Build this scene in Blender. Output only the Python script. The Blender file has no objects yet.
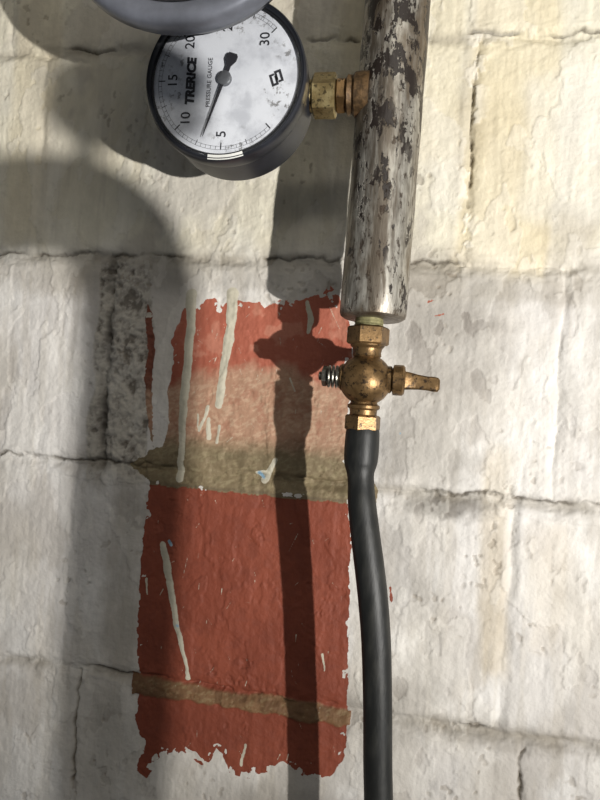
import bpy, bmesh, math
import numpy as np
from mathutils import Matrix, Vector

ZO = 1.30            # height of the survey origin above the floor
rng = np.random.RandomState(7)
scene = bpy.context.scene
try:
    scene.view_settings.view_transform = 'Standard'
    scene.view_settings.look = 'None'
except Exception:
    pass

# ------------------------------------------------------------------ helpers
def lin(c):
    c = np.asarray(c, dtype=float) / 255.0
    return np.where(c <= 0.04045, c / 12.92, ((c + 0.055) / 1.055) ** 2.4)
def rgba(c):
    l = lin(c)
    return (float(l[0]), float(l[1]), float(l[2]), 1.0)
def sstep(a, b, x):
    t = np.clip((x - a) / (b - a), 0, 1)
    return t * t * (3 - 2 * t)
_tabs = {}
def vnoise(x, z, s, seed):
    if seed not in _tabs:
        _tabs[seed] = np.random.RandomState(seed).rand(256, 256)
    T = _tabs[seed]
    u = x / s + 1000.37; v = z / s + 1000.71
    iu = np.floor(u).astype(int); iv = np.floor(v).astype(int)
    fu = u - iu; fv = v - iv
    fu = fu * fu * (3 - 2 * fu); fv = fv * fv * (3 - 2 * fv)
    a = T[iu & 255, iv & 255]; b = T[(iu + 1) & 255, iv & 255]
    c = T[iu & 255, (iv + 1) & 255]; d = T[(iu + 1) & 255, (iv + 1) & 255]
    return (a * (1 - fu) + b * fu) * (1 - fv) + (c * (1 - fu) + d * fu) * fv
def fbm(x, z, s, seed, o=4):
    r = 0; a = 1; t = 0
    ca, sa = math.cos(0.6), math.sin(0.6)
    for i in range(o):
        r = r + a * vnoise(x, z, s / 2 ** i, seed + i * 13); t += a; a *= 0.55
        x, z = x * ca - z * sa, x * sa + z * ca
    return r / t           # 0..1
def sfbm(x, z, s, seed, o=3):      # unrotated octaves, keeps stretching direction
    r = 0; a = 1; t = 0
    for i in range(o):
        r = r + a * vnoise(x, z, s / 2 ** i, seed + i * 13); t += a; a *= 0.6
    return r / t
def link(o, parent=None):
    scene.collection.objects.link(o)
    if parent is not None:
        o.parent = parent
    return o
def mesh_obj(name, bm, mat=None, parent=None, smooth=True, sharp=35):
    me = bpy.data.meshes.new(name)
    bm.normal_update()
    bm.to_mesh(me); bm.free()
    if smooth:
        me.polygons.foreach_set("use_smooth", [True] * len(me.polygons))
        try:
            me.set_sharp_from_angle(angle=math.radians(sharp))
        except Exception:
            pass
    o = bpy.data.objects.new(name, me)
    if mat: me.materials.append(mat)
    return link(o, parent)
def empty(name, loc):
    e = bpy.data.objects.new(name, None)
    e.empty_display_size = 0.05
    link(e)
    return e
def V(x, h, z):          # survey coords (m): along wall, stand-off from wall, height
    return Vector((x, -h, z + ZO))
def lathe(bm, prof, M, seg=48, cap=True):
    rings = []
    for r, t in prof:
        rings.append([bm.verts.new(M @ Vector((r * math.cos(2 * math.pi * i / seg), r * math.sin(2 * math.pi * i / seg), t))) for i in range(seg)])
    for k in range(len(rings) - 1):
        for i in range(seg):
            j = (i + 1) % seg
            bm.faces.new((rings[k][i], rings[k][j], rings[k + 1][j], rings[k + 1][i]))
    if cap:
        bm.faces.new(list(reversed(rings[0]))); bm.faces.new(rings[-1])
    return rings
def frame(origin, zdir, xdir=None):
    z = Vector(zdir).normalized()
    x = Vector(xdir) if xdir is not None else (Vector((1, 0, 0)) if abs(z.x) < 0.9 else Vector((0, 0, 1)))
    x = (x - z * x.dot(z)).normalized()
    y = z.cross(x)
    M = Matrix.Identity(4)
    for i in range(3):
        M[i][0] = x[i]; M[i][1] = y[i]; M[i][2] = z[i]; M[i][3] = origin[i]
    return M
def hexprism(bm, M, R, t0, t1, ch=0.0012, rot=0.0, n=6):
    a = [rot + 2 * math.pi * i / n for i in range(n)]
    prof = [(R - ch * 1.3, t0), (R, t0 + ch), (R, t1 - ch), (R - ch * 1.3, t1)]
    rings = [[bm.verts.new(M @ Vector((r * math.cos(k), r * math.sin(k), t))) for k in a] for r, t in prof]
    for q in range(3):
        for i in range(n):
            j = (i + 1) % n
            bm.faces.new((rings[q][i], rings[q][j], rings[q + 1][j], rings[q + 1][i]))
    bm.faces.new(list(reversed(rings[0]))); bm.faces.new(rings[-1])
def cr(P, t):
    n = len(P) - 1; i = min(int(t), n - 1); f = t - i
    p0, p1, p2, p3 = P[max(i - 1, 0)], P[i], P[i + 1], P[min(i + 2, n)]
    return 0.5 * ((2 * p1) + (-p0 + p2) * f + (2 * p0 - 5 * p1 + 4 * p2 - p3) * f * f + (-p0 + 3 * p1 - 3 * p2 + p3) * f ** 3)
def tube(bm, ctrl, n, seg=28, xref=(0, 1, 0.01)):
    """ctrl rows: x, stand-off, z, radius in mm"""
    P = np.array(ctrl, float)
    pts = [cr(P, t) for t in np.linspace(0, len(P) - 1, n)]
    prev = None; first = None
    for i, p in enumerate(pts):
        a = pts[max(i - 1, 0)]; c_ = pts[min(i + 1, len(pts) - 1)]
        o_ = V(p[0] / 1000, p[1] / 1000, p[2] / 1000)
        d = (V(c_[0], c_[1], c_[2]) - V(a[0], a[1], a[2]))
        Mh = frame(o_, d, xref)
        rg = [bm.verts.new(Mh @ Vector((p[3] / 1000 * math.cos(2 * math.pi * k / seg), p[3] / 1000 * math.sin(2 * math.pi * k / seg), 0))) for k in range(seg)]
        if prev:
            for k in range(seg): bm.faces.new((prev[k], prev[(k + 1) % seg], rg[(k + 1) % seg], rg[k]))
        else: first = rg
        prev = rg
    bm.faces.new(first); bm.faces.new(prev)
    bmesh.ops.recalc_face_normals(bm, faces=bm.faces)

# ------------------------------------------------------------------ materials
def newmat(name):
    m = bpy.data.materials.new(name); m.use_nodes = True
    nt = m.node_tree
    b = nt.nodes["Principled BSDF"]
    return m, nt, b
def mixc(nt, fac, a, b):
    n = nt.nodes.new("ShaderNodeMix"); n.data_type = 'RGBA'
    if hasattr(fac, "links"): nt.links.new(fac, n.inputs[0])
    else: n.inputs[0].default_value = fac
    for s, i in ((a, 6), (b, 7)):
        if hasattr(s, "links"): nt.links.new(s, n.inputs[i])
        else: n.inputs[i].default_value = s
    return n.outputs[2]
def noise(nt, scale, detail=4, rough=0.6, stretch=(1, 1, 1), loc=(0, 0, 0)):
    tc = nt.nodes.new("ShaderNodeTexCoord"); mp = nt.nodes.new("ShaderNodeMapping")
    mp.inputs["Scale"].default_value = stretch; mp.inputs["Location"].default_value = loc
    nt.links.new(tc.outputs["Object"], mp.inputs["Vector"])
    n = nt.nodes.new("ShaderNodeTexNoise")
    n.inputs["Scale"].default_value = scale; n.inputs["Detail"].default_value = detail; n.inputs["Roughness"].default_value = rough
    nt.links.new(mp.outputs[0], n.inputs["Vector"])
    return n.outputs["Fac"]
def ramp(nt, src, a, b):
    m = nt.nodes.new("ShaderNodeMapRange"); m.interpolation_type = 'SMOOTHSTEP'
    m.inputs[1].default_value = a; m.inputs[2].default_value = b
    nt.links.new(src, m.inputs[0])
    return m.outputs[0]
def math2(nt, op, a, b):
    m = nt.nodes.new("ShaderNodeMath"); m.operation = op
    for s, i in ((a, 0), (b, 1)):
        if hasattr(s, "links"): nt.links.new(s, m.inputs[i])
        else: m.inputs[i].default_value = s
    return m.outputs[0]
def bump(nt, b, src, dist, strength=1.0):
    n = nt.nodes.new("ShaderNodeBump"); n.inputs["Distance"].default_value = dist; n.inputs["Strength"].default_value = strength
    nt.links.new(src, n.inputs["Height"]); nt.links.new(n.outputs[0], b.inputs["Normal"])
def plain(name, col, rough=0.5, metal=0.0, var=0.15, scale=200, bd=0.0003):
    m, nt, b = newmat(name)
    f = noise(nt, scale)
    dark = tuple(x * (1 - var * 2) for x in rgba(col)[:3]) + (1,)
    nt.links.new(mixc(nt, ramp(nt, f, 0.35, 0.65), dark, rgba(col)), b.inputs["Base Color"])
    b.inputs["Roughness"].default_value = rough; b.inputs["Metallic"].default_value = metal
    if bd: bump(nt, b, f, bd)
    return m

def mat_pipe():
    m, nt, b = newmat("worn_silver_painted_steel")
    n1 = noise(nt, 95, 6, 0.70, (1, 1, 0.5))
    n2 = noise(nt, 22, 5, 0.62, (1, 1, 0.45), (3, 1, 2))
    n3 = noise(nt, 260, 4, 0.65, (1, 1, 0.22))
    n4 = noise(nt, 60, 5, 0.65, (1.0, 1.0, 0.12), (1, 7, 2))
    n5 = noise(nt, 200, 4, 0.7, (1, 1, 0.5), (9, 7, 2))
    tc = nt.nodes.new("ShaderNodeTexCoord"); sx = nt.nodes.new("ShaderNodeSeparateXYZ"); nt.links.new(tc.outputs["Object"], sx.inputs[0])
    hi = ramp(nt, sx.outputs[2], ZO + 0.10, ZO + 0.22)          # more wear higher up
    base = mixc(nt, ramp(nt, n3, 0.3, 0.7), rgba((120, 115, 106)), rgba((180, 176, 166)))
    base = mixc(nt, math2(nt, 'MULTIPLY', ramp(nt, n4, 0.46, 0.60), 0.85), base, rgba((86, 76, 64)))
    base = mixc(nt, math2(nt, 'MULTIPLY', ramp(nt, n2, 0.50, 0.60), 0.65), base, rgba((98, 82, 62)))
    base = mixc(nt, math2(nt, 'MULTIPLY', ramp(nt, n5, 0.57, 0.62), 0.8), base, rgba((60, 48, 38)))
    thr = nt.nodes.new("ShaderNodeMapRange"); nt.links.new(hi, thr.inputs[0]); thr.inputs[3].default_value = -0.025; thr.inputs[4].default_value = 0.034
    q = math2(nt, 'ADD', n1, thr.outputs[0])
    c = math2(nt, 'MULTIPLY', ramp(nt, q, 0.545, 0.570), ramp(nt, n2, 0.34, 0.46))
    col = mixc(nt, c, base, rgba((34, 27, 23)))
    edge = ramp(nt, sx.outputs[2], ZO + 0.074, ZO + 0.067)
    nt.links.new(mixc(nt, math2(nt, 'MULTIPLY', edge, 0.6), col, rgba((90, 76, 60))), b.inputs["Base Color"])
    mr = nt.nodes.new("ShaderNodeMapRange"); mr.inputs[3].default_value = 0.6; mr.inputs[4].default_value = 0.05
    nt.links.new(c, mr.inputs[0]); nt.links.new(mr.outputs[0], b.inputs["Metallic"])
    b.inputs["Roughness"].default_value = 0.42
    bump(nt, b, math2(nt, 'SUBTRACT', n3, c), 0.0005)
    return m
def mat_brass(name, a, bcol, spot, metal=0.8):
    m, nt, b = newmat(name)
    n1 = noise(nt, 90, 5); n2 = noise(nt, 260, 4, 0.7, (1, 1, 1), (5, 2, 1))
    c = mixc(nt, ramp(nt, n1, 0.35, 0.65), rgba(a), rgba(bcol))
    c = mixc(nt, ramp(nt, n2, 0.52, 0.64), c, rgba(spot))
    nt.links.new(c, b.inputs["Base Color"])
    b.inputs["Metallic"].default_value = metal; b.inputs["Roughness"].default_value = 0.40
    bump(nt, b, n2, 0.0003)
    return m
M_pipe = mat_pipe()
M_brass = mat_brass("aged_brass", (134, 106, 70), (100, 78, 50), (56, 44, 32), 0.72)
M_brass2 = mat_brass("bright_brass", (168, 152, 110), (130, 112, 74), (80, 70, 48))
M_rust = plain("rusty_weld", (106, 82, 54), 0.55, 0.5, 0.3, 220, 0.0006)
M_green = plain("thread_sealant", (150, 144, 104), 0.6, 0.3, 0.2, 300, 0.0006)
M_black = plain("black_case_plastic", (38, 40, 47), 0.36, 0.0, 0.2, 60, 0.0001)
M_ring = plain("grey_bezel_enamel", (118, 121, 130), 0.40, 0.3, 0.12, 40, 0.0001)
M_dark = plain("dark_gasket", (30, 31, 34), 0.5)
M_steel = plain("dull_steel", (140, 136, 126), 0.35, 0.9, 0.3, 300, 0.0003)
M_grey = plain("shadow_caster_grey", (120, 120, 116), 0.6, 0.0, 0.15, 30, 0.0004)
M_ink = plain("dial_ink", (36, 36, 42), 0.7, 0, 0.1, 100, 0)
M_white = plain("matte_white", (215, 215, 210), 0.8, 0, 0.05, 100, 0)
M_hub = plain("pointer_hub", (120, 122, 126), 0.35, 0.5, 0.1, 100, 0)
def mat_rubber():
    m, nt, b = newmat("black_rubber")
    f = noise(nt, 120, 5, 0.6, (1, 1, 0.3))
    nt.links.new(mixc(nt, ramp(nt, f, 0.4, 0.75), rgba((22, 23, 22)), rgba((44, 44, 41))), b.inputs["Base Color"])
    b.inputs["Roughness"].default_value = 0.50; b.inputs["Specular IOR Level"].default_value = 0.4
    bump(nt, b, f, 0.0005)
    return m
M_rubber = mat_rubber()
def mat_dial():
    m, nt, b = newmat("dial_white")
    f = noise(nt, 45, 5, 0.65); g = noise(nt, 210, 5, 0.7, (1, 1, 1), (2, 2, 7)); k = noise(nt, 30, 3, 0.5, (1, 1, 1), (4, 0, 3.3))
    c = mixc(nt, ramp(nt, f, 0.42, 0.7), rgba((210, 213, 219)), rgba((182, 185, 192)))
    c = mixc(nt, math2(nt, 'MULTIPLY', math2(nt, 'MULTIPLY', ramp(nt, g, 0.53, 0.60), ramp(nt, k, 0.50, 0.60)), 0.8), c, rgba((96, 94, 92)))
    nt.links.new(c, b.inputs["Base Color"]); b.inputs["Roughness"].default_value = 0.5
    return m
M_dial = mat_dial()
def mat_lens():
    m = bpy.data.materials.new("gauge_lens"); m.use_nodes = True; nt = m.node_tree; nt.nodes.clear()
    o = nt.nodes.new("ShaderNodeOutputMaterial"); t = nt.nodes.new("ShaderNodeBsdfTransparent"); g = nt.nodes.new("ShaderNodeBsdfGlossy")
    g.inputs["Roughness"].default_value = 0.12; x = nt.nodes.new("ShaderNodeMixShader"); x.inputs[0].default_value = 0.05
    nt.links.new(t.outputs[0], x.inputs[1]); nt.links.new(g.outputs[0], x.inputs[2]); nt.links.new(x.outputs[0], o.inputs[0])
    return m
M_lens = mat_lens()

# ------------------------------------------------------------------ block wall
def axis(lo, hi, step, far_lo, far_hi):
    core = np.arange(lo, hi + step / 2, step)
    left = lo - np.cumsum(np.minimum(0.0025 * 1.12 ** np.arange(200), 0.05)); left = left[left > far_lo]
    right = hi + np.cumsum(np.minimum(0.0025 * 1.12 ** np.arange(200), 0.05)); right = right[right < far_hi]
    return np.concatenate(([far_lo], left[::-1], core, right, [far_hi]))
xs = axis(-0.38, 0.31, 0.0010, -1.5, 1.5)
zs = axis(-0.45, 0.41, 0.0010, -ZO, 2.4 - ZO)
X, Z = np.meshgrid(xs, zs)
nz, nx = X.shape
wx = X + 0.006 * (fbm(X, Z, 0.03, 5) - 0.5); wz = Z + 0.007 * (fbm(X, Z, 0.03, 9) - 0.5)

CH = 0.207; zA = 0.130
row = np.floor((wz - zA) / CH).astype(int)
fz = (wz - zA) - row * CH
dh = np.minimum(fz, CH - fz)
offs = {0: 0.142, -1: -0.196, -2: 0.200, -3: -0.206}
offr = np.zeros_like(X)
for r in range(int(row.min()), int(row.max()) + 1):
    offr[row == r] = offs.get(r, 0.1 if r % 2 else -0.11)
PX = 0.4255
fx = np.mod(wx - offr + PX / 2, PX) - PX / 2
dv = np.abs(fx)
colid = np.floor((wx - offr) / PX).astype(int)

H = np.zeros_like(X)
H += 0.0020 * (vnoise(row * 7.3, colid * 3.1, 1.0, 77) - 0.5)
H += 0.0030 * (fbm(X, Z, 0.09, 21, 3) - 0.5)
H += 0.0010 * (fbm(X, Z, 0.016, 33, 4) - 0.5)
H += 0.0010 * (sfbm(X, Z * 0.12, 0.006, 41, 3) - 0.5)
H += 0.0010 * (fbm(X, Z, 0.005, 43, 3) - 0.5)
gw = 0.0060 + 0.005 * (fbm(X, Z, 0.05, 55) - 0.5)
groove_h = np.exp(-(dh / gw) ** 2); groove_v = np.exp(-(dv / (gw * 0.8)) ** 2)
nearj = np.exp(-(dh / 0.016) ** 2)
H += 0.0050 * nearj * (fbm(X, Z * 2, 0.018, 61, 5) - 0.45)
H -= groove_h * 0.0040 * (0.15 + 1.3 * fbm(X, Z, 0.03, 66))
H -= groove_v * 0.0026 * (0.0 + 1.3 * fbm(X, Z, 0.03, 67))
crack = np.exp(-((fz - 0.003 - 0.010 * (fbm(X, Z, 0.014, 70, 5) - 0.5)) / 0.0013) ** 2) * sstep(0.43, 0.54, fbm(X, Z, 0.045, 71, 3))
crv = np.exp(-((fx - 0.010 * (fbm(X, Z, 0.014, 72, 5) - 0.5)) / 0.0013) ** 2) * sstep(0.40, 0.50, fbm(X, Z, 0.03, 73, 3))
crv = crv * (((row == 0) & (colid == 0)) | (row == -3))
H -= 0.0028 * (crack + crv)

def blob(cx, cz, rx, rz, seed=0, edge=0.5):
    d = np.sqrt(((X - cx) / rx) ** 2 + ((Z - cz) / rz) ** 2)
    d = d + 1.1 * (fbm(X, Z, min(rx, rz) * 0.8, 300 + seed, 5) - 0.5)
    return 1 - sstep(1 - edge, 1 + edge, d)
def bandx(x0, x1, z0, z1, soft=0.006, seed=0):
    n = 0.022 * (fbm(X, Z * 0.4, 0.04, 400 + seed) - 0.5)
    a = sstep(x0 - soft, x0 + soft, X + n) * (1 - sstep(x1 - soft, x1 + soft, X + n))
    m = 0.03 * (fbm(X, Z, 0.03, 440 + seed) - 0.5)
    return a * sstep(z0 - 0.012, z0 + 0.012, Z + m) * (1 - sstep(z1 - 0.012, z1 + 0.012, Z + m))

C = np.zeros(X.shape + (3,))
C[:] = lin((207, 203, 198))
def mix(mask, c):
    global C
    C = C * (1 - mask[..., None]) + lin(c) * mask[..., None]
up = sstep(0.10, 0.16, Z + 0.02 * (fbm(X, Z, 0.05, 81) - 0.5))
mix(up, (217, 211, 192))
lowr = 1 - sstep(-0.5, 0.05, Z)
mix(lowr * 0.45, (184, 180, 174))
mott = fbm(X, Z * 0.6, 0.10, 90, 5)
mix(sstep(0.45, 0.66, mott) * 0.50 * (0.4 + 0.6 * up), (198, 188, 166))
m2 = fbm(X, Z * 0.5, 0.045, 97, 5)
mix(sstep(0.50, 0.66, m2) * 0.45 * (1 - 0.6 * up), (224, 222, 218))
mix((1 - sstep(0.36, 0.48, fbm(X, Z * 0.7, 0.06, 99, 5))) * 0.45, (162, 155, 146))
brush = sfbm(X, Z * 0.10, 0.010, 103, 4)
mix(sstep(0.52, 0.66, brush) * 0.25, (176, 168, 154))
mix(bandx(0.135, 0.215, 0.12, 0.42, seed=1) * 0.36, (216, 198, 152))
mix(bandx(0.02, 0.13, 0.22, 0.42, seed=2) * 0.22, (216, 200, 158))
mix(bandx(-0.32, -0.27, 0.14, 0.42, seed=3) * 0.3, (205, 190, 155))
mix(bandx(0.175, 0.20, -0.24, -0.03, 0.006, seed=4) * 0.42, (184, 168, 138))
mix(bandx(0.215, 0.245, -0.20, -0.09, 0.006, seed=5) * 0.2, (185, 168, 140))
mix(bandx(0.115, 0.145, -0.27, -0.02, 0.008, seed=6) * 0.35, (160, 155, 146))
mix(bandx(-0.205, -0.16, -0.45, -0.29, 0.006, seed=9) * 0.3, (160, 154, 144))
mix(bandx(0.185, 0.3, 0.17, 0.30, 0.01, seed=10) * 0.5, (223, 219, 208))
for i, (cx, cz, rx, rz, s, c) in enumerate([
    (0.125, 0.100, 0.05, 0.035, .65, (122, 115, 106)), (0.135, 0.05, 0.045, 0.05, .65, (130, 124, 117)),
    (0.11, -0.03, 0.05, 0.04, .65, (132, 127, 120)), (0.140, -0.086, 0.035, 0.012, .75, (92, 86, 78)),
    (0.09, -0.15, 0.035, 0.06, .55, (138, 133, 126)), (0.10, -0.28, 0.04, 0.03, .55, (118, 112, 104)),
    (0.20, -0.285, 0.08, 0.012, .45, (120, 112, 100)), (-0.02, 0.115, 0.16, 0.02, .5, (156, 149, 137)),
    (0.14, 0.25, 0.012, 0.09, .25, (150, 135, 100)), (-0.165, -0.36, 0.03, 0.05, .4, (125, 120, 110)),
    (0.24, 0.01, 0.01, 0.03, .4, (150, 145, 138)), (-0.27, 0.11, 0.07, 0.02, .4, (140, 130, 112)),
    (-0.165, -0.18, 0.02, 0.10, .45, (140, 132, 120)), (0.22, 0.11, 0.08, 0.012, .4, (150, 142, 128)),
    (0.03, -0.385, 0.10, 0.02, .35, (130, 124, 115))]):
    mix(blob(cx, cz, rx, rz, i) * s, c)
# exposed rough mortar beside the red patch
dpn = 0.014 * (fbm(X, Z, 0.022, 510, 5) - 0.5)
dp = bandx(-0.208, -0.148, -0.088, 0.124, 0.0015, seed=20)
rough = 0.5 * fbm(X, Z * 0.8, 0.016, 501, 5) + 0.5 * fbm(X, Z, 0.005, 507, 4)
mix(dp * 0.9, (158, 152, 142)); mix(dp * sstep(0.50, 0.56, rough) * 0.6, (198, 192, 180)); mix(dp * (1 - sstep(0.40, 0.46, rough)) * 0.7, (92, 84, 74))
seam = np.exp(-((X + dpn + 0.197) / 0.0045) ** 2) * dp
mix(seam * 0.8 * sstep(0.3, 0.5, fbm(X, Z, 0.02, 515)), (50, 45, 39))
H += dp * 0.012 * (rough - 0.58) - seam * 0.004
mix(groove_h * 0.55 * sstep(0.36, 0.56, fbm(X, Z, 0.04, 88)), (134, 126, 112))
mix(np.clip(crack * 0.85, 0, 1), (78, 70, 58)); mix(np.clip(crv * 0.85, 0, 1), (88, 78, 62))
pits = sstep(0.72, 0.75, fbm(X, Z, 0.006, 120, 2)) * sstep(0.56, 0.70, fbm(X, Z, 0.05, 130))
mix(pits * 0.4, (120, 108, 92)); H -= pits * 0.0010
chipv = np.exp(-((X - 0.142) / 0.010) ** 2) * sstep(0.54, 0.58, fbm(X, Z, 0.014, 140, 4)) * (Z > 0.14) * (Z < 0.34)
mix(chipv * 0.6, (232, 226, 212)); H += chipv * 0.0012
fl = fbm(X, Z * 0.6, 0.034, 160, 5)
plate = sstep(0.535, 0.545, fl)
H += 0.0006 * plate
mix(plate * 0.20, (230, 226, 217)); mix(np.exp(-((fl - 0.54) / 0.005) ** 2) * 0.12, (120, 110, 96))

# ---- red painted rectangle, olive mortar, drips
def psd(pts, x, z):
    P = np.array(pts) / 1000.0
    d = np.full(x.shape, 1e9); s = np.ones(x.shape)
    n = len(P)
    for i in range(n):
        a = P[i]; b = P[i - 1]
        ex, ez = b - a
        px_, pz_ = x - a[0], z - a[1]
        t = np.clip((px_ * ex + pz_ * ez) / (ex * ex + ez * ez + 1e-12), 0, 1)
        d = np.minimum(d, (px_ - ex * t) ** 2 + (pz_ - ez * t) ** 2)
        c1 = z >= a[1]; c2 = z < b[1]; c3 = ex * pz_ > ez * px_
        flip = (c1 & c2 & c3) | (~c1 & ~c2 & ~c3)
        s = np.where(flip, -s, s)
    return s * np.sqrt(d)
nxd = 0.005 * (fbm(X, Z, 0.012, 201, 4) - 0.5); nzd = 0.006 * (fbm(X, Z, 0.012, 207, 4) - 0.5)
xr, zr = X + nxd, Z + nzd
upper = [(-130, 50), (-122, 66), (-119, 82), (-106, 82), (-98, 91), (-88, 92), (-81, 84), (-74, 92), (-60, 90), (-43, 91), (-38, 85), (-25, 93), (-5, 94), (5, 97), (14, 105), (24, 108), (31, 98), (40, 80), (48, 60), (47, 3), (52, -93), (-140, -93), (-134, -60), (-126, -30), (-130, 0), (-126, 30)]
strip = [(-158, 84), (-152, 78), (-147, 40), (-145, -20), (-141, -55), (-147, -50), (-154, 0)]
lower = [(-143, -88), (51, -86), (57, -120), (60, -200), (64, -278), (66, -310), (63, -332), (54, -345), (43, -350), (30, -354), (18, -343), (5, -340), (-8, -352), (-28, -363), (-44, -360), (-50, -342), (-58, -338), (-63, -352), (-73, -358), (-82, -350), (-92, -345), (-101, -353), (-112, -352), (-126, -379), (-136, -372), (-136, -340), (-142, -320), (-140, -285), (-146, -250), (-147, -150)]
olive1 = [(-168, -74), (-150, -64), (-138, -54), (-60, -47), (20, -45), (48, -50), (60, -62), (74, -66), (80, -78), (78, -90), (60, -88), (0, -94), (-60, -93), (-140, -91)]
olive2 = [(-150, -279), (-100, -281), (-60, -284), (0, -281), (68, -283), (69, -296), (30, -299), (0, -297), (-70, -296), (-148, -299)]
sd = np.minimum(np.minimum(psd(upper, xr, zr), psd(strip, xr, zr)), psd(lower, xr, zr))
o1 = psd(olive1, xr, zr); o2 = psd(olive2, xr, zr)
sdall = np.minimum(sd, np.minimum(o1, o2))
chips = sstep(0.70, 0.73, fbm(X, Z, 0.016, 210, 5)) * 0.006
tb = 0.2 + 0.8 * np.maximum(sstep(0.06, 0.08, Z), 1 - sstep(-0.345, -0.32, Z))      # raggeder top and bottom
edgechip = (1 - sstep(0.0, 0.010 * tb + 0.002, -sd)) * sstep(0.60, 0.64, fbm(X, Z, 0.009, 215, 4)) * 0.012 * tb
sdall = sdall + chips + edgechip * (o1 > 0) * (o2 > 0)

R = np.zeros_like(C); R[:] = lin((122, 62, 45))
def mixR(mask, c):
    global R
    R = R * (1 - mask[..., None]) + lin(c) * mask[..., None]
fineb = fbm(X, Z, 0.008, 243, 5)
mixR(sstep(0.38, 0.68, fbm(X, Z, 0.05, 220)) * 0.40, (140, 74, 54))
mixR((1 - sstep(0.34, 0.46, fineb)) * 0.25, (104, 54, 42))
mixR(sstep(-0.02, 0.05, Z) * 0.8, (168, 96, 76))
mixR(sstep(0, 0.02, Z) * (1 - sstep(0.34, 0.44, fbm(X, Z, 0.02, 225, 5))) * 0.4, (190, 136, 114))
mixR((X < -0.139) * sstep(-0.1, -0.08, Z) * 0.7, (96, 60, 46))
streak = sfbm(X * 0.45 + Z * 0.8, Z * 1.3 - X * 0.75, 0.0035, 240, 4)
bz = Z + 0.026 * (fbm(X, Z, 0.022, 230, 5) - 0.5) + 0.012 * (streak - 0.5) - 0.022 * np.sin(np.clip((X + 0.13) / 0.19, 0, 1) * math.pi)
be = (1 - sstep(-0.004, 0.014, bz)) * (Z > -0.088)
mixR(be * 0.90, (166, 132, 108)); mixR(be * sstep(0.46, 0.66, streak) * 0.45, (192, 166, 140)); mixR(be * (1 - sstep(0.30, 0.46, fineb)) * 0.45, (146, 96, 76))
ozz = Z + 0.012 * (fineb - 0.5) + 0.010 * (streak - 0.5)
om1 = np.maximum((1 - sstep(-0.058, -0.034, ozz)) * (Z > -0.0925 + 0.005 * (fineb - 0.5)) , (o1 < 0) * ((X < -0.14) | (X > 0.05)))
mixR(om1 * 0.90, (116, 105, 80)); mixR(om1 * sstep(0.48, 0.66, streak) * 0.4, (146, 135, 104)); mixR(om1 * (1 - sstep(0.36, 0.48, fbm(X, Z, 0.012, 250, 5))) * 0.5, (88, 77, 56))
mixR(np.exp(-((Z + 0.0905 - 0.004 * (fineb - 0.5)) / 0.0012) ** 2) * 0.6, (92, 80, 64))
om2 = 1 - sstep(-0.0015, 0.0015, o2 + 0.004 * (fineb - 0.5))
mixR(om2 * 0.80, (112, 90, 62)); mixR(om2 * sstep(0.48, 0.62, fineb) * 0.4, (86, 62, 44)); mixR(om2 * sstep(0.56, 0.70, streak) * 0.4, (142, 124, 92))
H += om2 * 0.0014 * (0.5 + fineb) + om1 * 0.0006
def seg(x0, z0, r0, x1, z1, r1, x, z):
    ax, az, bx, bz_ = x0 / 1000, z0 / 1000, x1 / 1000, z1 / 1000
    ex, ez = bx - ax, bz_ - az
    t = np.clip(((x - ax) * ex + (z - az) * ez) / (ex * ex + ez * ez + 1e-12), 0, 1)
    return np.sqrt((x - ax - ex * t) ** 2 + (z - az - ez * t) ** 2) - (r0 + (r1 - r0) * t) / 1000
xd = X + 0.0035 * (fbm(X, Z, 0.012, 260, 4) - 0.5); zd = Z
dd = np.full(X.shape, 0.05)
for s in [(-112, 96, 5.5, -111, 50, 4.6), (-111, 50, 4.6, -113, 0, 4.4), (-113, 0, 4.4, -112, -60, 3.2), (-112, -60, 3.2, -113, -84, 3.8),
          (-71, 98, 6.0, -71, 66, 5.0), (-71, 66, 5.0, -75, 20, 4.0), (-75, 20, 4.0, -77, -10, 3.6),
          (-88, -12, 1.6, -95, -36, 1.2), (-87, -24, 1.8, -85, -42, 2.4), (-76, -30, 1.4, -77, -46, 1.4), (-98, -20, .8, -96, -34, .6),
          (-126, -150, 3.2, -120, -170, 4.2), (-120, -170, 4.2, -106, -225, 2.6), (-106, -225, 2.6, -92, -268, 1.6), (-92, -268, 1.6, -91, -276, 2.4),
          (2, 92, 2.0, 6, 76, 3.0), (6, 76, 3.0, 5, 64, 1.6), (-18, -58, 2.0, -28, -78, 3.6), (-28, -70, 1.6, -36, -72, 1.6),
          (-10, 20, .8, -4, 8, .6), (-140, -185, 1.2, -138, -200, .8), (38, -235, 1.0, 40, -250, .6), (-30, -330, 1.0, -32, -350, 1.4)]:
    dd = np.minimum(dd, seg(*s, xd, zd))
for i in range(150):
    x0 = rng.uniform(-135, 55); z0 = rng.choice([rng.uniform(-40, 90), rng.uniform(-370, -90)])
    L = rng.uniform(1, 8) * (3 if rng.rand() < .06 else 1); a = rng.normal(math.pi / 2, 0.5); r = rng.uniform(0.10, 0.42)
    x1 = x0 + L * math.cos(a); z1 = z0 - L * math.sin(a)
    m = (X > (min(x0, x1) - 4) / 1000) & (X < (max(x0, x1) + 4) / 1000) & (Z > (min(z0, z1) - 4) / 1000) & (Z < (max(z0, z1) + 4) / 1000)
    dd[m] = np.minimum(dd[m], seg(x0, z0, r, x1, z1, r * .6, X[m], Z[m]))
H += 0.0006 * (1 - sstep(-0.003, 0.0005, dd))
bl = np.full(X.shape, 0.05)
for s in [(-119, -146, 1.6, -117, -150, 1.2), (-33, -72, 2.2, -29, -76, 1.2), (-105, -226, .8, -104, -227, .8), (96, -24, .7, 96, -25, .7)]:
    bl = np.minimum(bl, seg(*s, xd, zd))
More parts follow.
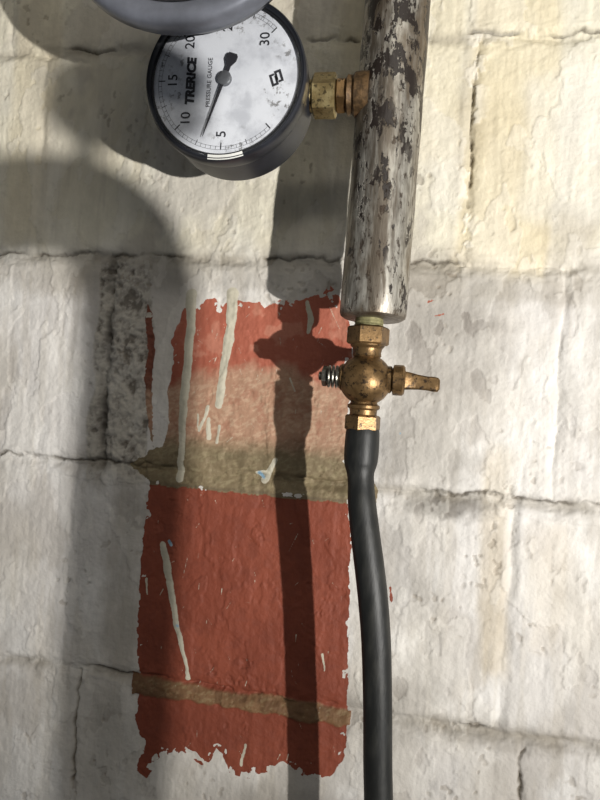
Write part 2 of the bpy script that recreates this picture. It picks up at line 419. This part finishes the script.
D_ = np.zeros_like(C); D_[:] = lin((182, 176, 158))
D_ *= (0.80 + 0.4 * fineb)[..., None]
bm_ = 1 - sstep(-0.0005, 0.0008, bl)
D_ = D_ * (1 - bm_[..., None]) + lin((120, 150, 170)) * bm_[..., None]
dd = np.minimum(dd, bl)
sm = np.minimum(seg(96, -165, 1.5, 98, -180, 1.5, xr, zr), np.minimum(seg(116, 84, 1.0, 128, 86, 1.2, xr, zr), seg(113, 96, .6, 118, 98, .6, xr, zr)))
smw = sm + 0.004 * (fineb - 0.35)
sdall = np.minimum(sdall, smw)

verts = np.stack([X, -H, Z + ZO], -1).reshape(-1, 3)
idx = np.arange(nx * nz).reshape(nz, nx)
quads = np.stack([idx[:-1, :-1], idx[:-1, 1:], idx[1:, 1:], idx[1:, :-1]], -1).reshape(-1, 4)
me = bpy.data.meshes.new("wall_back")
me.vertices.add(len(verts)); me.vertices.foreach_set("co", verts.astype(np.float32).ravel())
me.loops.add(quads.size); me.loops.foreach_set("vertex_index", quads.astype(np.int32).ravel())
me.polygons.add(len(quads)); me.polygons.foreach_set("loop_start", (np.arange(len(quads)) * 4).astype(np.int32))
me.polygons.foreach_set("loop_total", np.full(len(quads), 4, dtype=np.int32))
me.polygons.foreach_set("use_smooth", np.ones(len(quads), dtype=bool))
me.update(calc_edges=True)
def addcol(n, A):
    at = me.attributes.new(n, 'FLOAT_COLOR', 'POINT')
    at.data.foreach_set("color", np.concatenate([A, np.ones(A.shape[:2] + (1,))], -1).astype(np.float32).ravel())
def addf(n, A):
    at = me.attributes.new(n, 'FLOAT', 'POINT'); at.data.foreach_set("value", (A * 1000).astype(np.float32).ravel())
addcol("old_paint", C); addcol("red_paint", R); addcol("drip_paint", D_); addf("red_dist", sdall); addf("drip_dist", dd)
wall = bpy.data.objects.new("wall_back", me); link(wall)

m, nt, b = newmat("painted_block")
def attr(n):
    a = nt.nodes.new("ShaderNodeAttribute"); a.attribute_name = n; return a
fine = noise(nt, 380, 4, 0.65); mid = noise(nt, 60, 5, 0.65, (1, 1, 0.5))
def dist(n, amp):
    q = nt.nodes.new("ShaderNodeMath"); q.operation = 'MULTIPLY_ADD'
    q.inputs[1].default_value = amp; nt.links.new(fine, q.inputs[0]); nt.links.new(attr(n).outputs["Fac"], q.inputs[2])
    return ramp(nt, q.outputs[0], amp / 2 + 0.3, amp / 2 - 0.3)
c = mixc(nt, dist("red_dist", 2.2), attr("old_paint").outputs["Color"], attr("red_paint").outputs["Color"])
c = mixc(nt, dist("drip_dist", 1.2), c, attr("drip_paint").outputs["Color"])
mul = nt.nodes.new("ShaderNodeMapRange"); mul.inputs[1].default_value = .3; mul.inputs[2].default_value = .7; mul.inputs[3].default_value = .88; mul.inputs[4].default_value = 1.06
nt.links.new(mid, mul.inputs[0])
vm = nt.nodes.new("ShaderNodeVectorMath"); vm.operation = 'SCALE'; nt.links.new(c, vm.inputs[0]); nt.links.new(mul.outputs[0], vm.inputs["Scale"])
nt.links.new(vm.outputs[0], b.inputs["Base Color"]); b.inputs["Roughness"].default_value = 0.62
b.inputs["Specular IOR Level"].default_value = 0.25
bump(nt, b, math2(nt, 'ADD', fine, math2(nt, 'MULTIPLY', mid, 0.8)), 0.0007, 0.9)
me.materials.append(m)

def slab(name, z0, z1, col):
    bm = bmesh.new(); bmesh.ops.create_cube(bm, size=1)
    for v in bm.verts: v.co = Vector((v.co.x * 3.0, -1.25 + v.co.y * 2.5 + 0.0, (z0 + z1) / 2 + v.co.z * (z1 - z0)))
    return mesh_obj(name, bm, plain(name + "_concrete", col, 0.85, 0, 0.15, 12, 0.002), smooth=False)
slab("floor", -0.1, 0.0, (120, 116, 108)); slab("ceiling", 2.4, 2.5, (165, 160, 150))

# ------------------------------------------------------------------ steel pipe
PH = 0.090
bm = bmesh.new()
base = V(0.070, PH, 0.066); top = V(0.083, PH - 0.026, 1.098)
Mp = frame(base, top - base); L = (top - base).length
prof = [(0.010, 0.0), (0.0225, 0.0), (0.0250, 0.0016), (0.0257, 0.004)] + [(0.0257 + 0.00025 * math.sin(k * 1.7), 0.004 + (L - 0.004) * k / 60) for k in range(1, 61)]
lathe(bm, prof, Mp, 72)
pipe = mesh_obj("steel_pipe", bm, M_pipe)
bm = bmesh.new(); lathe(bm, [(0.027, L - 0.012), (0.055, L - 0.012), (0.057, L - 0.009), (0.057, L)], Mp, 48); mesh_obj("ceiling_flange", bm, M_steel, pipe)

# ------------------------------------------------------------------ pressure gauges
def text_mesh(name, s, size, parent, M, mat, bold=0.0, shear=0.0):
    cu = bpy.data.curves.new(name, 'FONT'); cu.body = s; cu.size = size; cu.align_x = 'CENTER'; cu.align_y = 'CENTER'
    cu.offset = bold; cu.shear = shear; cu.extrude = 0.00008; cu.resolution_u = 4
    o = bpy.data.objects.new(name + "_c", cu); scene.collection.objects.link(o)
    bpy.context.view_layer.update()
    dg = bpy.context.evaluated_depsgraph_get()
    me2 = bpy.data.meshes.new_from_object(o.evaluated_get(dg)); bpy.data.objects.remove(o)
    me2.transform(M); me2.materials.clear(); me2.materials.append(mat)
    return link(bpy.data.objects.new(name, me2), parent)
def gauge(cx, ch, cz, R, depth, ringw, vmax, step, needle_deg, rimmat, brand, back=0.93):
    """ch: stand-off of the front of the bezel. stem points along +x."""
    root = empty("pressure_gauge", None)
    O = V(cx, ch, cz)
    M = Matrix(((0, -1, 0, O.x), (0, 0, -1, O.y), (1, 0, 0, O.z), (0, 0, 0, 1)))
    Ri = R - ringw; rec = -0.0045
    bm = bmesh.new()
    lathe(bm, [(R * 0.55, -depth), (R * back, -depth), (R * (back + .035), -depth + 0.003), (R * 0.965, -0.014), (R * 0.95, -0.013), (R * 0.90, -0.012)], M, 96); mesh_obj("case", bm, M_black, root)
    bm = bmesh.new()
    lathe(bm, [(R * 0.94, -0.016), (R * 0.985, -0.016), (R, -0.013), (R, -0.004), (R - ringw * 0.14, -0.0012), (R - ringw * 0.36, 0.0), (R - ringw * 0.62, -0.0006), (Ri + ringw * 0.12, -0.002), (Ri, -0.0035), (Ri, rec - 0.002)], M, 128, cap=False)
    mesh_obj("bezel", bm, rimmat, root, sharp=50)
    bm = bmesh.new(); lathe(bm, [(Ri + 0.0005, rec - 0.003), (Ri + 0.0005, rec)], M, 96); mesh_obj("dial", bm, M_dial, root)
    bm = bmesh.new(); lathe(bm, [(Ri - 0.0004, rec + 0.0003), (Ri - 0.0001, rec + 0.0016), (Ri - 0.0016, rec + 0.0016), (Ri - 0.0012, rec + 0.0003)], M, 96, cap=False); mesh_obj("inner_seal", bm, M_dark, root)
    bm = bmesh.new()
    def q(r0, r1, a, w, z=rec + 0.0002):
        ca, sa = math.cos(a), math.sin(a)
        vs = [M @ Vector((r * ca - s * w * sa, r * sa + s * w * ca, z)) for r, s in ((r0, -.5), (r1, -.5), (r1, .5), (r0, .5))]
        bm.faces.new([bm.verts.new(v) for v in vs])
    Rs = Ri * 0.91; nmaj = int(vmax / step); sub = 10
    for i in range(nmaj * sub + 1):
        a = math.radians(225 - 270 * i / (nmaj * sub))
        if i % sub == 0: q(Rs * 0.90, Rs, a, R * 0.014)
        elif i % (sub // 2) == 0: q(Rs * 0.925, Rs, a, R * 0.008)
        else: q(Rs * 0.95, Rs, a, R * 0.0045)
    na = 180
    for i in range(na):
        a0 = math.radians(225 - 270 * i / na); a1 = math.radians(225 - 270 * (i + 1) / na)
        for rA in (Rs * 0.952, Rs):
            vs = [(rA, a0), (rA + R * 0.0035, a0), (rA + R * 0.0035, a1), (rA, a1)]
            bm.faces.new([bm.verts.new(M @ Vector((r * math.cos(a), r * math.sin(a), rec + 0.0002))) for r, a in vs])
    mesh_obj("scale_marks", bm, M_ink, root, smooth=False)
    for i in range(1, nmaj + 1):
        a = math.radians(225 - 270 * i / nmaj); r = Rs * 0.78
        text_mesh("numeral_%d" % (i * step), str(i * step), R * 0.170, root, M @ Matrix.Translation((r * math.cos(a), r * math.sin(a), rec + 0.0003)), M_ink, 0.00005)
    text_mesh("maker_text", brand, R * 0.15, root, M @ Matrix.Translation((-0.001, Ri * 0.46, rec + 0.0003)), M_ink, 0.0005, 0.15)
    text_mesh("pressure_text", "PRESSURE GAUGE", R * 0.075, root, M @ Matrix.Translation((-0.002, Ri * 0.21, rec + 0.0003)), M_ink)
    # emblem: two interlocked square hooks
    bm = bmesh.new()
    Me = M @ Matrix.Translation((0.0, -Ri * 0.68, rec + 0.0002)) @ Matrix.Rotation(0.35, 4, 'Z')
    s = R * 0.085
    for sg in (1, -1):
        for x0, y0, x1, y1 in ((-1, .55, .75, .9), (-1, -.1, -.65, .55), (-.65, -.1, .35, .22), (.45, .15, .75, .55)):
            bm.faces.new([bm.verts.new(Me @ Vector((sg * x * s, sg * y * s, 0))) for x, y in ((x0, y0), (x1, y0), (x1, y1), (x0, y1))])
    mesh_obj("emblem", bm, M_ink, root, smooth=False)
    a = math.radians(needle_deg)
    Mn = M @ Matrix.Translation((0, 0, rec + 0.0022)) @ Matrix.Rotation(a, 4, 'Z')
    bm = bmesh.new()
    out = [(-0.33, -0.055), (-0.30, -0.075), (-0.24, -0.075), (-0.16, -0.030), (0.1, -0.022), (0.74, -0.006), (0.80, 0), (0.74, 0.006), (0.1, 0.022), (-0.16, 0.030), (-0.24, 0.075), (-0.30, 0.075), (-0.33, 0.055)]
    lo = [bm.verts.new(Mn @ Vector((x * Ri, y * Ri, 0))) for x, y in out]; hi = [bm.verts.new(Mn @ Vector((x * Ri, y * Ri, 0.0006))) for x, y in out]
    bm.faces.new(list(reversed(lo))); bm.faces.new(hi)
    for i in range(len(out)):
        j = (i + 1) % len(out); bm.faces.new((lo[i], lo[j], hi[j], hi[i]))
    mesh_obj("pointer", bm, M_ink, root, smooth=False)
    bm = bmesh.new(); lathe(bm, [(R * 0.085, rec), (R * 0.085, rec + 0.0030), (R * 0.07, rec + 0.0036), (R * 0.03, rec + 0.0038)], M, 32); mesh_obj("pointer_hub", bm, M_hub, root)
    bm = bmesh.new(); lathe(bm, [(0.0001, -0.0006), (Ri * 0.5, -0.0009), (Ri + 0.0003, -0.0024)], M, 64, cap=False); mesh_obj("lens", bm, M_lens, root)
    return root, M
g1, M1 = gauge(-0.048, 0.134, 0.2345, 0.0620, 0.050, 0.0045, 30, 5, 162, M_black, "TRERICE")
bm = bmesh.new()
for i in range(12):
    a0 = math.radians(172 + 26 * i / 12); a1 = math.radians(172 + 26 * (i + 1) / 12)
    bm.faces.new([bm.verts.new(M1 @ Vector((r * math.cos(a), r * math.sin(a), z))) for r, a, z in ((0.0582, a0, .0003), (0.0615, a0, -.0006), (0.0615, a1, -.0006), (0.0582, a1, .0003))])
mesh_obj("rim_white_arc", bm, M_white, g1)  # white arc along the bottom of the bezel
g2, M2 = gauge(-0.068, 0.182, 0.343, 0.0985, 0.045, 0.0165, 60, 10, 140, M_ring, "STEAM", back=0.78)

def stem(root, x0, x1, h, z, sc=1.0):
    Mx = frame(V(x0, h, z), (1, 0, 0), (0, 0, 1)); L = x1 - x0
    bm = bmesh.new(); lathe(bm, [(0.011 * sc, -0.022), (0.012 * sc, 0.0), (0.011 * sc, 0.003)], Mx, 32); hexprism(bm, Mx, 0.0165 * sc, 0.001, L * 0.56, rot=math.radians(25)); mesh_obj("stem_hex", bm, M_brass2, root, sharp=20)
    bm = bmesh.new(); hexprism(bm, Mx, 0.0138 * sc, L * 0.57, L * 0.80, rot=0); lathe(bm, [(0.009 * sc, L * .5), (0.009 * sc, L)], Mx, 32); mesh_obj("stem_nut", bm, M_brass, root, sharp=20)
    bm = bmesh.new(); lathe(bm, [(0.0125 * sc, L * .78), (0.0150 * sc, L * .83), (0.0140 * sc, L * .93), (0.0164 * sc, L * .99), (0.0168 * sc, L * 1.12), (0.0168 * sc, L * 1.30)], Mx, 40)
    mesh_obj("pipe_outlet_boss", bm, M_rust, root)
stem(g1, 0.012, 0.0465, 0.095, 0.238)
stem(g2, 0.024, 0.049, 0.140, 0.346)

# ------------------------------------------------------------------ brass valve
valve = empty("brass_valve", None)
MV = frame(V(0.0675, PH, 0.0), (0, 0, 1))
bm = bmesh.new(); lathe(bm, [(0.0105, 0.0595), (0.0114, 0.0610), (0.0108, 0.0622), (0.0114, 0.0634), (0.0108, 0.0646), (0.0108, 0.068)], MV, 32); mesh_obj("threaded_joint", bm, M_green, valve)
bm = bmesh.new()
hexprism(bm, MV, 0.0165, 0.0460, 0.0600, rot=math.radians(12))
lathe(bm, [(0.0132, 0.049), (0.0132, 0.0450), (0.0114, 0.0430), (0.0108, 0.0400), (0.0112, 0.0375)] +
      [(0.0205 * math.cos(t), 0.019 + 0.0200 * math.sin(t)) for t in np.linspace(math.radians(60), math.radians(-60), 26)] +
      [(0.0104, 0.0010), (0.0108, 0.0002), (0.0126, -0.0010), (0.0126, -0.0030), (0.0106, -0.0045), (0.0104, -0.0080), (0.0126, -0.0100)], MV, 64)
hexprism(bm, MV, 0.0142, -0.0205, -0.0085, rot=math.radians(20))
lathe(bm, [(0.0105, -0.050), (0.0098, -0.02)], MV, 32)
mesh_obj("body", bm, M_brass, valve, sharp=28)
Mx = frame(V(0.0675, PH, 0.0200), (1, 0, 0), (0, 0, 1))
bm = bmesh.new()
lathe(bm, [(0.0105, 0.012), (0.0105, 0.0195), (0.0090, 0.0205), (0.0090, 0.0215)], Mx, 40)
lathe(bm, [(0.0095, 0.0208), (0.0118, 0.0214), (0.0118, 0.0285), (0.0104, 0.0300), (0.0060, 0.0306)], Mx, 40)
lathe(bm, [(0.0105, -0.012), (0.0105, -0.0185), (0.0090, -0.0200)], Mx, 40)
mesh_obj("plug", bm, M_brass, valve, sharp=28)
bm = bmesh.new()
sec = [(0.0285, 0.0072, 0.0060, 0), (0.0330, 0.0068, 0.0040, 0), (0.0400, 0.0058, 0.0034, -.0006), (0.0470, 0.0054, 0.0034, -.0012), (0.0520, 0.0058, 0.0036, -.0016), (0.0550, 0.0054, 0.0034, -.0018), (0.0564, 0.0036, 0.0022, -.0018)]
rings = []
for t, hz, hy, dz in sec:
    rg = []
    for k in range(20):
        a = 2 * math.pi * k / 20; ca, sa = math.cos(a), math.sin(a)
        rg.append(bm.verts.new(Mx @ Vector((math.copysign(abs(ca) ** .4, ca) * hz + dz, math.copysign(abs(sa) ** .4, sa) * hy, t))))
    rings.append(rg)
for p, q_ in zip(rings[:-1], rings[1:]):
    for k in range(20): bm.faces.new((p[k], p[(k + 1) % 20], q_[(k + 1) % 20], q_[k]))
bm.faces.new(list(reversed(rings[0]))); bm.faces.new(rings[-1])
mesh_obj("lever_handle", bm, M_brass, valve)
bm = bmesh.new()
lathe(bm, [(0.0088, -0.0205), (0.0088, -0.0190)], Mx, 32)
for k in range(3):
    t0 = -0.0222 - k * 0.0030; r0_ = 0.0078
    lathe(bm, [(r0_ + 0.0011 * math.cos(a), t0 + 0.0011 * math.sin(a)) for a in np.linspace(0, 2 * math.pi, 9)], Mx @ Matrix.Rotation(0.06, 4, 'X'), 32, cap=False)
lathe(bm, [(0.0040, -0.034), (0.0040, -0.018)], Mx, 20)
hexprism(bm, Mx, 0.0080, -0.0338, -0.0295, 0.0007)
lathe(bm, [(0.0028, -0.0365), (0.0034, -0.036), (0.0034, -0.033)], Mx, 20)
mesh_obj("spring_and_nut", bm, M_steel, valve, sharp=30)

# ------------------------------------------------------------------ rubber hose
bm = bmesh.new()
tube(bm, [(68, 90, -19, 12.6), (68, 90, -24, 13.2), (68, 90, -36, 13.4), (68, 90, -46, 12.8), (68.5, 91, -54, 10.6), (69.5, 92, -62, 10.2), (71, 94, -75, 10.8), (75, 96, -97, 11.2), (80, 98, -122, 11.4), (84.5, 99, -147, 11.4), (89, 99, -180, 11.2), (93, 98, -226, 11.0), (96, 96, -272, 11.0), (99, 95, -310, 11.0), (104, 94, -400, 11), (110, 100, -600, 11), (120, 120, -900, 11), (126, 150, -1150, 11), (140, 200, -1262, 11), (180, 270, -1287, 11), (260, 340, -1288, 11), (380, 380, -1288, 11), (560, 380, -1288, 11)], 260)
mesh_obj("rubber_hose", bm, M_rubber)

# ------------------------------------------------------------------ added unseen bent pipe and knob behind the camera, shaped to shadow the wall
bm = bmesh.new()
tube(bm, [(482, 700, -1299, 24), (482, 700, -1000, 24), (482, 700, -500, 24), (482, 700, -180, 24), (478, 700, -125, 25), (458, 700, -94, 26), (418, 700, -86, 25), (330, 700, -97, 25), (150, 720, -118, 25), (-300, 760, -160, 25), (-500, 780, -178, 25), (-545, 785, -190, 25), (-565, 788, -240, 25), (-566, 788, -500, 25), (-566, 788, -1299, 25)], 200, 36, (0, 1, 0.02))
caster = mesh_obj("shadow_caster_pipe", bm, M_grey)
bm = bmesh.new()
lathe(bm, [(0.005, -0.01), (0.005, 0.018), (0.012, 0.020), (0.019, 0.028), (0.019, 0.050), (0.012, 0.058), (0.004, 0.062)], frame(V(0.446, 0.70, -0.072), (0.06, 0, 1)), 32)  # added knob, shaped only for the shadow it throws
mesh_obj("shadow_caster_knob", bm, M_brass, caster)

# ------------------------------------------------------------------ lights
def lamp(name, loc, target, power, size, col, cone=75, blend=0.6):
    l = bpy.data.lights.new(name, 'SPOT'); l.energy = power; l.shadow_soft_size = size; l.color = col; l.spot_size = math.radians(cone); l.spot_blend = blend
    o = bpy.data.objects.new(name, l); o.location = loc
    o.rotation_euler = (Vector(target) - Vector(loc)).to_track_quat('-Z', 'Y').to_euler(); link(o)
lamp("work_lamp", V(1.167, 1.44, -0.371), V(0.15, 0, 0.20), 205, 0.013, (1.0, 0.975, 0.935), 52, 1.0)
l = bpy.data.lights.new("overhead_fill", 'AREA'); l.shape = 'RECTANGLE'; l.size = 1.2; l.size_y = 0.3; l.energy = 10; l.color = (1.0, 0.95, 0.86)  # added soft overhead fill light, no lamp known there
o = bpy.data.objects.new("overhead_fill", l); o.location = (0.5, -1.5, 2.36); link(o)
o.rotation_euler = (Vector((0, 0, 1.4)) - o.location).to_track_quat('-Z', 'Y').to_euler()
w = bpy.data.worlds.new("room_air"); scene.world = w; w.use_nodes = True
w.node_tree.nodes["Background"].inputs[0].default_value = (0.8, 0.84, 0.9, 1); w.node_tree.nodes["Background"].inputs[1].default_value = 0.19

# ------------------------------------------------------------------ camera
th = math.radians(3.7); ya = math.radians(10)
f = Vector((-math.sin(ya), math.cos(ya), 0)); r0 = Vector((math.cos(ya), math.sin(ya), 0)); up_ = Vector((0, 0, 1))
rt = r0 * math.cos(th) + up_ * math.sin(th); uu = up_ * math.cos(th) - r0 * math.sin(th)
cam = bpy.data.cameras.new("camera"); cam.sensor_width = 36; cam.sensor_fit = 'AUTO'; cam.lens = 27.18; cam.clip_start = 0.01
co = bpy.data.objects.new("camera", cam); link(co)
Mc = Matrix.Identity(4)
for i in range(3):
    Mc[i][0] = rt[i]; Mc[i][1] = uu[i]; Mc[i][2] = -f[i]
Mc[0][3] = 0.1; Mc[1][3] = -0.56; Mc[2][3] = ZO
co.matrix_world = Mc
scene.camera = co
